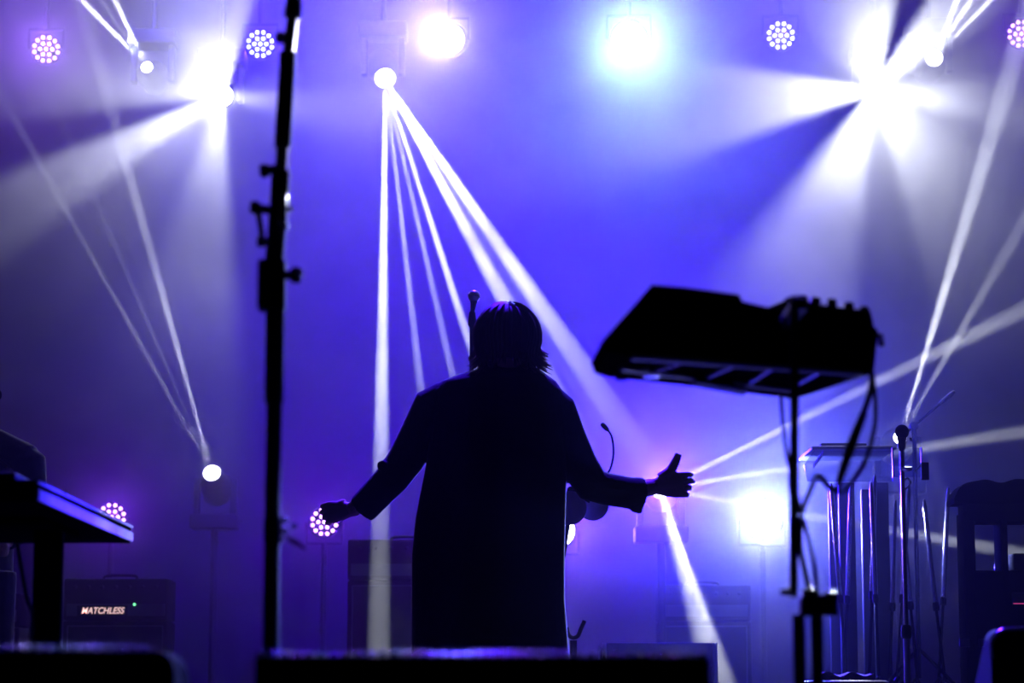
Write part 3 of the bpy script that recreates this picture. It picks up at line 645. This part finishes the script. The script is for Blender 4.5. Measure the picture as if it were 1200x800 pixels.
# --- monitor wedges along the stage lip with rows of studs
def wedge(label, x0, x1, ya, yb, zt, lean, studs, rad=.03, bright=None):
    t = thing('monitor_wedge', label, 'speaker', ((x0 + x1) / 2, (ya + yb) / 2, 0), 'floor monitor wedges')
    rings = []
    for k, (y, top) in enumerate(((ya, zt), (ya + (yb - ya) * .35, zt), (yb, zt - lean))):
        poly = []
        for cx, cz, a0 in ((x1 - rad, top - rad, 0), (x0 + rad, top - rad, 90)):
            for q in range(7):
                a = math.radians(a0 + 15 * q); poly.append(V((cx + rad * math.cos(a), y, cz + rad * math.sin(a))))
        poly += [V((x0, y, 0)), V((x1, y, 0))]; rings.append(poly)
    cb_ = MB().loft(rings).build('cabinet', 'black_carpet', t)
    me = shared('stud', lambda: MB().ell((0, 0, 0), .0062, .0062, .0062, 14, 9), 'chrome')
    for p in studs: part('stud', me, cb_, Matrix.Translation(V(p) - ORG[t.name]))
    gx = (x0 + x1) / 2
    MB().box((x0 + .04, yb - .004, .05), (x1 - .04, yb + .006, zt - lean - .04)).build('grille', 'black_metal', t, False)
    MB().box((gx - .07, ya - .008, zt * .45), (gx + .07, ya + .002, zt * .58), .004).build('handle', 'black_plastic', t)
    return t
YW = 3.7
z_l = P(100, 762, YW).z; z_c = P(560, 769, YW).z
wedge('black monitor wedge in the lower left corner with a rounded end', P(-260, 760, YW).x, P(206, 760, YW).x, YW, YW + .4, z_l, .12,
      [(P(5 + 13.6 * k, 759, YW).x, YW + .004, z_l + .002) for k in range(-9, 13)], .035)
wedge('wide black monitor wedge at the bottom centre below the performer', P(299, 760, YW).x, P(832, 760, YW).x, YW, YW + .4, z_c, .12,
      [(P(304 + 14.4 * k, 769, YW).x, YW + .004, z_c + .002) for k in range(37)], .008)
YB = 5.6
wedge('black monitor wedge with a rounded corner, rim highlight built as chrome, in the lower right corner', P(1161, 760, YB).x, P(1360, 760, YB).x, YB, YB + .2, P(1180, 736, YB).z, .1, [], .03)
rim = MB().tube(smooth_path([P(1163, 772, YB - .004), P(1163, 752, YB - .004), P(1170, 741, YB - .004), P(1186, 737, YB - .004), P(1240, 736, YB - .004)], 6), .0045, 8)
rm = rim.build('rim_highlight', 'satin_chrome', bpy.data.objects['monitor_wedge.002'])  # chrome tube standing in for the highlight along the cabinet's rim
# stool with a folded towel
YT = 9.0; tz = P(990, 794, YT).z; tx = P(990, 790, YT).x
so = thing('stool', 'low black stool under the folded towel at lower right', 'stool', (tx, YT, 0))
MB().lathe([(.15, tz - .06), (.16, tz - .05), (.16, tz - .015), (.15, tz - .01)], (tx, YT, 0), (0, 0, 1), 28).build('seat', 'leather', so)
for k in range(4):
    a = math.pi / 4 + k * math.pi / 2; MB().tube([V((tx + .1 * math.cos(a), YT + .1 * math.sin(a), tz - .05)), V((tx + .16 * math.cos(a), YT + .16 * math.sin(a), 0))], .011, 8).build('leg', 'black_metal', so)
mb = MB(); nx, ny = 14, 8
def tw(i, j, top): x = tx - .095 + .19 * i / nx; y = YT - .08 + .16 * j / ny; return V((x, y, tz - .009 + (.022 + .006 * math.sin(i * .9) + .004 * math.sin(j * 1.3 + i)) * top))
vs = [tw(i, j, 1) for j in range(ny + 1) for i in range(nx + 1)] + [tw(i, j, 0) for j in range(ny + 1) for i in range(nx + 1)]
W_ = nx + 1; O_ = W_ * (ny + 1); fs = []
for j in range(ny):
    for i in range(nx):
        a = j * W_ + i; fs += [(a, a + 1, a + W_ + 1, a + W_), (O_ + a, O_ + a + W_, O_ + a + W_ + 1, O_ + a + 1)]
for i in range(nx): fs += [(i, O_ + i, O_ + i + 1, i + 1), (ny * W_ + i, ny * W_ + i + 1, O_ + ny * W_ + i + 1, O_ + ny * W_ + i)]
for j in range(ny): fs += [(j * W_, (j + 1) * W_, O_ + (j + 1) * W_, O_ + j * W_), (j * W_ + nx, O_ + j * W_ + nx, O_ + (j + 1) * W_ + nx, (j + 1) * W_ + nx)]
tag(mb.add(vs, fs).build('towel', 'towel', origin=(tx, YT, tz)), 'folded towel with a lit edge on the stool at the lower right', 'towel')

# --- backline amplifiers
def amp(x0, x1, ya, zt, label, rows, depth=.32, logo=None):
    t = thing('amplifier', label, 'amplifier', ((x0 + x1) / 2, ya + depth / 2, 0), 'backline amplifiers')
    z = 0
    for k, (h, kind) in enumerate(rows):
        e = z + h
        cb_ = MB().box((x0, ya, z + .004), (x1, ya + depth, e), .012).build('cabinet' if kind == 'cab' else 'head_case', 'tolex', t)
        if kind == 'cab':
            MB().box((x0 + .03, ya - .006, z + .04), (x1 - .03, ya + .004, e - .03)).build('grille', 'grille_cloth', cb_, False)
            for s_ in (x0 + .03, x1 - .03): MB().tube([(s_, ya - .008, z + .04), (s_, ya - .008, e - .03)], .004, 6).build('piping', 'panel_grey', cb_)
            MB().tube([(x0 + .03, ya - .008, e - .03), (x1 - .03, ya - .008, e - .03)], .004, 6).build('piping', 'panel_grey', cb_)
        else:
            cp_ = MB().box((x0 + .02, ya - .008, z + .03), (x1 - .02, ya + .004, z + .1)).build('control_panel', 'panel_grey', cb_, False)
            for i in range(7): MB().lathe([(.011, 0), (.01, .014), (.007, .016)], (x0 + .07 + (x1 - x0 - .14) * i / 6, ya - .008, z + h - .05), (0, -1, 0), 12).build('knob', 'black_plastic', cb_)
            MB().tube(smooth_path([((x0 + x1) / 2 - .1, ya + depth / 2, e), ((x0 + x1) / 2 - .08, ya + depth / 2, e + .025), ((x0 + x1) / 2 + .08, ya + depth / 2, e + .025), ((x0 + x1) / 2 + .1, ya + depth / 2, e)], 4), .009, 8).build('handle', 'leather', cb_)
        z = e
    return t
YA = 14.4
xa, xb = P(74, 715, YA).x, P(197, 715, YA).x; zl = P(120, 715, YA).z
am = amp(xa, xb, YA, 0, 'dark guitar amplifier with a glowing name plate at the lower left', [(zl - .062, 'cab'), (.25, 'head')])
cu = bpy.data.curves.new('logo_text', 'FONT'); cu.body = 'MATCHLESS'; cu.size = .052; cu.align_x = 'CENTER'; cu.align_y = 'CENTER'; cu.extrude = .001; cu.shear = .25; cu.offset = .0006
to = bpy.data.objects.new('tmp_text', cu); C.objects.link(to)
dg = bpy.context.evaluated_depsgraph_get(); tm = bpy.data.meshes.new_from_object(to.evaluated_get(dg)); bpy.data.objects.remove(to)
wd = max(v.co.x for v in tm.vertices) - min(v.co.x for v in tm.vertices); k = 50 * pxm(YA) / wd
lp = P(120, 715.5, YA - .016)
for v in tm.vertices: v.co = V((lp.x + v.co.x * k, lp.y, lp.z + v.co.y * 1.0)) - ORG[am.name] + V((0, -v.co.z, 0))
link('logo_lettering', tm, 'logo_light', am, ORG[am.name], False, 'glowing pale pink logo lettering'); bpy.data.objects['logo_lettering']['kind'] = 'stuff'
pl = P(120, 715.5, YA - .01); MB().box((pl.x - .15, pl.y - .003, pl.z - .032), (pl.x + .15, pl.y, pl.z + .032)).build('name_plate', 'black_plastic', am, False)
MB().lathe([(.008, 0), (.006, .008)], P(157.5, 708, YA - .008), (0, -1, 0), 12).build('pilot_light', 'led_green', am)
amp(P(407, 700, YA).x, P(545, 700, YA).x, YA, 0, 'tall dark amplifier stack behind the white vertical beam', [(.58, 'cab'), (.52, 'cab'), (P(480, 632, YA).z - 1.1, 'head')])
amp(P(772, 700, 14.85).x, P(880, 700, 14.85).x, 14.85, 0, 'amplifier with a pale control strip to the right of the coat', [(P(800, 724, 14.85).z - .02, 'cab'), (.22, 'head')])
amp(P(-60, 700, YA).x, P(20, 700, YA).x, YA + .1, 0, 'dark amplifier cut by the left edge, behind the piano column', [(P(0, 694, YA).z - .2, 'cab'), (.2, 'head')])
fc = thing('flight_case', 'low flat flight case on the stage floor right of the coat hem', 'case', (P(760, 760, 12.4).x, 12.6, 0))
zc = P(760, 753, 12.4).z; x0, x1 = P(708, 760, 12.4).x, P(838, 760, 12.4).x
MB().box((x0, 12.4, .04), (x1, 12.9, zc - .12), .01).build('body', 'tolex', fc); MB().box((x0, 12.4, zc - .118), (x1, 12.9, zc), .01).build('lid', 'tolex', fc)
for x in (x0, x1):
    for y in (12.4, 12.9): MB().tube([(x, y, .04), (x, y, zc)], .012, 8).build('corner_edge', 'steel', fc)
for x in (x0 + .08, x1 - .08):
    for y in (12.5, 12.8): MB().lathe([(.03, -.015), (.03, .015)], (x, y, .03), (1, 0, 0), 14).build('caster', 'rubber', fc)
    MB().box((x - .025, 12.39, zc - .15), (x + .025, 12.401, zc - .09), .003).build('latch', 'steel', fc)

# --- things just beyond the performer
YD = 10.5
pd = thing('cymbal_stand', 'stand with two small dark round cymbals below the right elbow', 'percussion', (P(655, 620, YD).x, YD, 0))
q0 = V((P(655, 620, YD).x, YD, 0))
for x, y, rr in ((667.5, 595, 20), (694.5, 591, 19)):
    MB().lathe([(.006, -.012), (.02, -.009), (rr * pxm(YD) * .97, .002), (rr * pxm(YD), .004), (.02, -.003)], P(x, y, YD + (.03 if x > 680 else -.03)), (.06, 1, .12), 36).build('cymbal', 'drum_head', pd)
MB().tube([P(667.5, 595, YD - .02), P(672, 575, YD), P(694.5, 591, YD + .03)], .006, 8).build('bracket', 'black_metal', pd)
MB().lathe([(.02, -.025), (.024, -.01), (.024, .02), (.016, .03)], P(671, 578, YD), (0, 0, 1), 14).build('clamp', 'black_plastic', pd)
MB().tube([P(671, 578, YD), V((q0.x, YD, .9)), V((q0.x, YD, .1))], .012, 10).build('pole', 'black_metal', pd)
for k in range(3):
    a = 2.09 * k + .4; MB().tube([V((q0.x, YD, .25)), V((q0.x + .22 * math.cos(a), YD + .22 * math.sin(a), .01))], .009, 8).build('leg', 'black_metal', pd)
YG = 9.75
mu_ = thing('music_stand', 'music stand behind the right arm with a bent gooseneck lamp', 'stand', (P(648, 600, YG).x, YG, 0))
q0 = V((P(648, 600, YG).x, YG, 0))
MB().prism([P(648, 534, YG), P(697, 533, YG), P(716, 566, YG), P(648, 566, YG)], V((0, .012, 0))).build('desk', 'black_metal', mu_, False)
MB().tube([V((q0.x, YG + .01, P(650, 550, YG).z)), V((q0.x, YG + .01, .1))], .011, 10).build('pole', 'black_metal', mu_)
for k in range(3):
    a = 2.09 * k - .5; MB().tube([V((q0.x, YG, .22)), V((q0.x + .24 * math.cos(a), YG + .24 * math.sin(a), .01))], .009, 8).build('leg', 'black_metal', mu_)
MB().tube(smooth_path([P(711, 556, YG), P(716, 547, YG), P(719, 530, YG), P(717, 512, YG), P(712, 503, YG)], 6), .0042, 8).build('gooseneck', 'black_metal', mu_)
MB().lathe([(.004, -.004), (.0085, .004), (.0105, .02), (.009, .036), (.003, .04)], P(712.5, 504, YG), P(703, 494, YG) - P(712.5, 504, YG), 12).build('lamp_head', 'black_metal', mu_)
YF = 10.4
gs = thing('instrument_stand', 'small forked instrument stand at the coat hem on the right', 'stand', (P(672, 770, YF).x, YF, 0))
q0 = V((P(672, 760, YF).x, YF, 0))
MB().tube([q0 + V((0, 0, .02)), P(672, 750, YF)], .016, 10).build('post', 'black_metal', gs)
MB().tube(smooth_path([P(664, 735, YF), P(666, 743, YF), P(671, 747, YF), P(677, 745, YF), P(681, 736, YF), P(685, 727, YF)], 4), [.009] * 21, 8).build('fork', 'rubber', gs)
MB().lathe([(.13, 0), (.13, .012), (.02, .025)], q0, (0, 0, 1), 20).build('base', 'black_metal', gs)

# --- riser with drummer and percussion, right background
rs = thing('drum_riser', 'low black riser under the percussion table and slim stands', 'riser', (2.45, 12.6, 0))
MB().box((1.2, 10.9, .34), (4.6, 14.2, .4), .008).build('deck', 'stage_vinyl', rs)
MB().box((1.24, 10.94, 0), (4.56, 14.16, .34)).build('skirt', 'curtain_velvet', rs, False)
YT2 = 11.6
pt = thing('percussion_table', 'pale flat percussion table on dark legs behind the hanging cables', 'table', (P(995, 600, YT2).x, YT2 + .2, .4))
zt_, zu = P(995, 527, YT2).z, P(995, 564, YT2).z
xA, xB = P(946, 545, YT2).x, P(1046, 545, YT2).x
MB().prism([(xA + .035, YT2, zt_), (xB, YT2, zt_), (xB, YT2, zu), (xA, YT2, zu), (xA - .015, YT2, zu + .08)], V((0, .012, 0))).build('apron', 'clear_acrylic', pt, False)
MB().box((xA + .02, YT2 - .015, zt_), (xB + .02, YT2 + .52, zt_ + .018), .005).build('tabletop', 'panel_grey', pt)
for i in range(7):
    MB().box((P(943 + 1.8 * i, 0, YT2).x - .003, YT2 - .02, P(0, 546 - 2.4 * i, YT2).z - .012), (P(943 + 1.8 * i, 0, YT2).x + .003, YT2 - .002, P(0, 546 - 2.4 * i, YT2).z + .012)).build('chime_bar', 'chrome', pt, False)
for x in (994, 1034):
    for y in (YT2 + .04, YT2 + .42): MB().box((P(x, 600, YT2).x - .038, y, .4), (P(x, 600, YT2).x + .038, y + .04, zu), .004).build('leg', 'black_metal', pt)
tag(MB().box((P(955, 0, YT2).x, YT2 + .1, zt_ + .018), (P(1008, 0, YT2).x, YT2 + .34, zt_ + .045), .006).build('drum_pad', 'black_plastic', origin=(P(980, 0, YT2).x, YT2 + .2, zt_ + .018)), 'flat dark drum pad lying on the pale percussion table', 'drum pad')

# boom microphone stand over the drums
bs = thing('boom_stand', 'thin boom stand rising to the right behind the round-headed microphone', 'stand', (P(1075, 700, 12.25).x, 12.25, .4))
bq = V((P(1075, 700, 12.25).x, 12.25, .4))
MB().tube([bq + V((0, 0, .1)), P(1071, 500, 12.25)], .011, 10).build('pole', 'matte_black', bs)
MB().tube([P(1063, 506, 12.25), P(1112, 464, 12.25)], .0065, 8).build('boom', 'matte_black', bs)
MB().lathe([(.02, -.02), (.024, 0), (.02, .02)], P(1071, 499, 12.25), (0, 1, 0), 12).build('swivel', 'black_plastic', bs)
MB().lathe([(.008, 0), (.013, .02), (.013, .08), (.009, .1)], P(1101, 473, 12.25), P(1112, 464, 12.25) - P(1101, 473, 12.25), 12).build('microphone', 'satin_chrome', bs)
for k in range(3):
    a = 2.09 * k + .3; MB().tube([bq + V((0, 0, .25)), bq + V((.26 * math.cos(a), .26 * math.sin(a), .012))], .009, 8).build('leg', 'matte_black', bs)
# clear sheet holder clamped to the microphone stand
YH = 9.0
ac = thing('sheet_holder', 'clear acrylic sheet holder with bright edges on the clutch stand at right', 'sheet holder', P(1064, 566, YH))
ax0, ax1 = P(1047.5, 540, YH).x, P(1081, 540, YH).x; az0, az1 = P(1064, 558, YH).z, P(1064, 524, YH).z
MB().box((ax0, YH + .02, az0), (ax1, YH + .026, az1)).build('pane', 'clear_acrylic', ac, False)
MB().box((ax0 - .003, YH + .017, az0), (ax0 + .002, YH + .029, az1)).build('edge', 'satin_chrome', ac, False)
MB().box((ax1 - .002, YH + .017, az0 + .05), (ax1 + .003, YH + .029, az1)).build('edge', 'satin_chrome', ac, False)
MB().tube([P(1080.5, 544, YH + .02), P(1071, 553, YH + .02)], .003, 8).build('edge', 'satin_chrome', ac)
MB().box((P(1066, 0, YH).x, YH + .008, P(1064, 562, YH).z), (P(1075, 0, YH).x, YH + .02, P(1064, 541, YH).z), .003).build('control_box', 'black_plastic', ac)
MB().lathe([(.004, 0), (.022, .008), (.026, .016), (.022, .02)], P(1062, 553, YH + .005), (0, -.2, 1), 20).build('clamp', 'satin_chrome', ac)

# slim bright stands, each one its own
rods = [((974, 566), (990, 768), 11.42, 'left-most slim chrome stand, leaning slightly, under the percussion table'),
        ((997.5, 567), (992.5, 720), 11.50, 'short slim chrome stand second from the left under the table'),
        ((1025.5, 556), (1020, 770), 11.30, 'tall upright slim chrome stand right of the table legs'),
        ((1021, 565), (1027, 720), 11.15, 'short slim chrome stand crossing behind the tall upright one'),
        ((1049.5, 586), (1046, 700), 11.20, 'slim chrome stand left of the stand with the dark clutch'),
        ((1056.5, 582), (1068, 720), 11.45, 'slim chrome stand leaning right, just right of the stand with the dark clutch'),
        ((1065.5, 565), (1057, 710), 11.30, 'bright upright slim chrome stand meeting the leaning one, right of the dark clutch stand'),
        ((1083, 585), (1096.5, 708), 11.15, 'slim chrome stand leaning to the left below the white ray'),
        ((1111.5, 571), (1106, 690), 11.45, 'upright slim chrome stand at the left of the dark rack'),
        ((1171.5, 592), (1167, 690), 11.15, 'slim chrome stand in front of the dark rack opening')]
for (a, b, Y, lab) in rods:
    A_, B_ = P(*a, Y), P(*b, Y); dn = (B_ - A_).normalized(); G_ = A_ + dn * ((A_.z - .41) / -dn.z)
    t = thing('chrome_stand', lab, 'stand', (G_.x, G_.y, .4), 'slim chrome stands on the riser')
    M_ = A_.lerp(G_, .55)
    MB().tube([A_, A_ + (M_ - A_) * .08, M_], [.005, .0105, .0115], 10).build('upper_tube', 'satin_chrome', t)
    MB().tube([M_, G_ + V((0, 0, .06))], .007, 8).build('lower_tube', 'matte_black', t)
    MB().lathe([(.014, -.02), (.016, 0), (.014, .02)], M_, dn, 12).build('clutch', 'black_plastic', t)
    for k in range(3):
        q = 2.09 * k + a[0]; MB().tube([G_.lerp(A_, .09), G_ + V((.07 * math.cos(q), .07 * math.sin(q), 0.0))], .006, 6).build('leg', 'black_metal', t)
# microphone stand with clutch, round-headed microphone on top
A_ = P(1057, 528, YH); t = thing('microphone_stand', 'dark microphone stand with a clutch at right, among the slim chrome stands', 'stand', (A_.x, YH, 0))
def hz_(py): return P(1057, py, YH).z
MB().tube([V((A_.x, YH, hz_(528))), V((A_.x, YH, hz_(738)))], .0085, 10).build('upper_tube', 'satin_chrome', t)
MB().tube([V((A_.x, YH, hz_(742))), V((A_.x, YH, .02))], .012, 10).build('lower_tube', 'steel', t)
MB().lathe([(.015, -.025), (.019, -.015), (.019, .015), (.015, .025)], V((A_.x, YH, hz_(740))), (0, 0, 1), 14).build('clutch', 'black_plastic', t)
MB().lathe([(.13, 0), (.13, .012), (.02, .03)], (A_.x, YH, 0), (0, 0, 1), 24).build('base', 'black_metal', t)
MB().tube(smooth_path([P(1060, 574, YH), P(1067, 566, YH), P(1063, 560, YH), P(1057, 566, YH)], 4), .004, 8).build('clip', 'chrome', t)
mk = thing('microphone', 'round-headed dark microphone on the clutch stand at right', 'microphone', P(1057, 526, YH))
MB().lathe([(.010, -.004), (.0145, .01), (.016, .034), (.019, .045)], P(1057, 527, YH), (0, .05, 1), 16).build('handle', 'black_metal', mk)
MB().ell(P(1057, 506, YH), .0265, .0265, .028, 22, 14).build('grille', 'matte_black', mk)
MB().lathe([(.006, 0), (.009, .004), (.006, .01)], P(1066, 515, YH - .02), (1, -.3, .3), 12).build('switch', 'satin_chrome', mk)

# dark rack at the right edge, with open bays
YK = 11.3
rk = thing('equipment_rack', 'tall dark equipment rack with open bays at the right edge', 'rack', (P(1160, 700, YK).x, YK + .3, .4 if False else 0))
def kx(px): return P(px, 600, YK).x
def kz(py): return P(1150, py, YK).z
xE = kx(1290)
YK2 = YK - .62
def kx(px): return P(px, 600, YK2).x
def kz(py): return P(1150, py, YK2).z
xE = kx(1280)
MB().box((kx(1130), YK2, kz(612)), (xE, YK2 + .16, kz(580)), .01).build('header', 'matte_black', rk)
MB().box((kx(1128), YK2, 0), (kx(1142), YK2 + .16, kz(600)), .006).build('post', 'matte_black', rk)
MB().box((kx(1172), YK2, kz(700)), (kx(1180), YK2 + .16, kz(600)), .004).build('post', 'matte_black', rk)
MB().box((kx(1130), YK2, 0), (xE, YK2 + .16, kz(668)), .01).build('lower_case', 'matte_black', rk)
MB().box((kx(1186), YK2 - .01, kz(668)), (xE, YK2 + .15, kz(648)), .006).build('unit', 'black_plastic', rk)
MB().box((kx(1183), YK2 - .006, kz(708)), (xE, YK2 + .002, kz(694)), .002).build('unit_panel', 'panel_grey', rk)
MB().box((kx(1184), YK2 - .009, kz(707.6)), (xE, YK2 - .005, kz(706.6))).build('light_strip', 'led_red', rk, False)
for x in (1126, 1148): MB().box((kx(x - 6), YK2 - .006, kz(758)), (kx(x + 6), YK2 + .002, kz(748)), .002).build('label_plate', 'panel_grey', rk)
cv = MB(); n = 40; pr = [V((kx(1118 + 162 * i / n), YK2 - .01, kz(562 - 2.2 * math.sin(i * .34) - 1.2 * math.sin(i * .8) + 22 * math.exp(-i * .35)))) for i in range(n + 1)]
cv.prism([V((xE, YK2 - .01, kz(590))), V((kx(1118), YK2 - .01, kz(590)))] + pr, V((0, .19, 0))).build('cover_cloth', 'matte_black', rk, False)
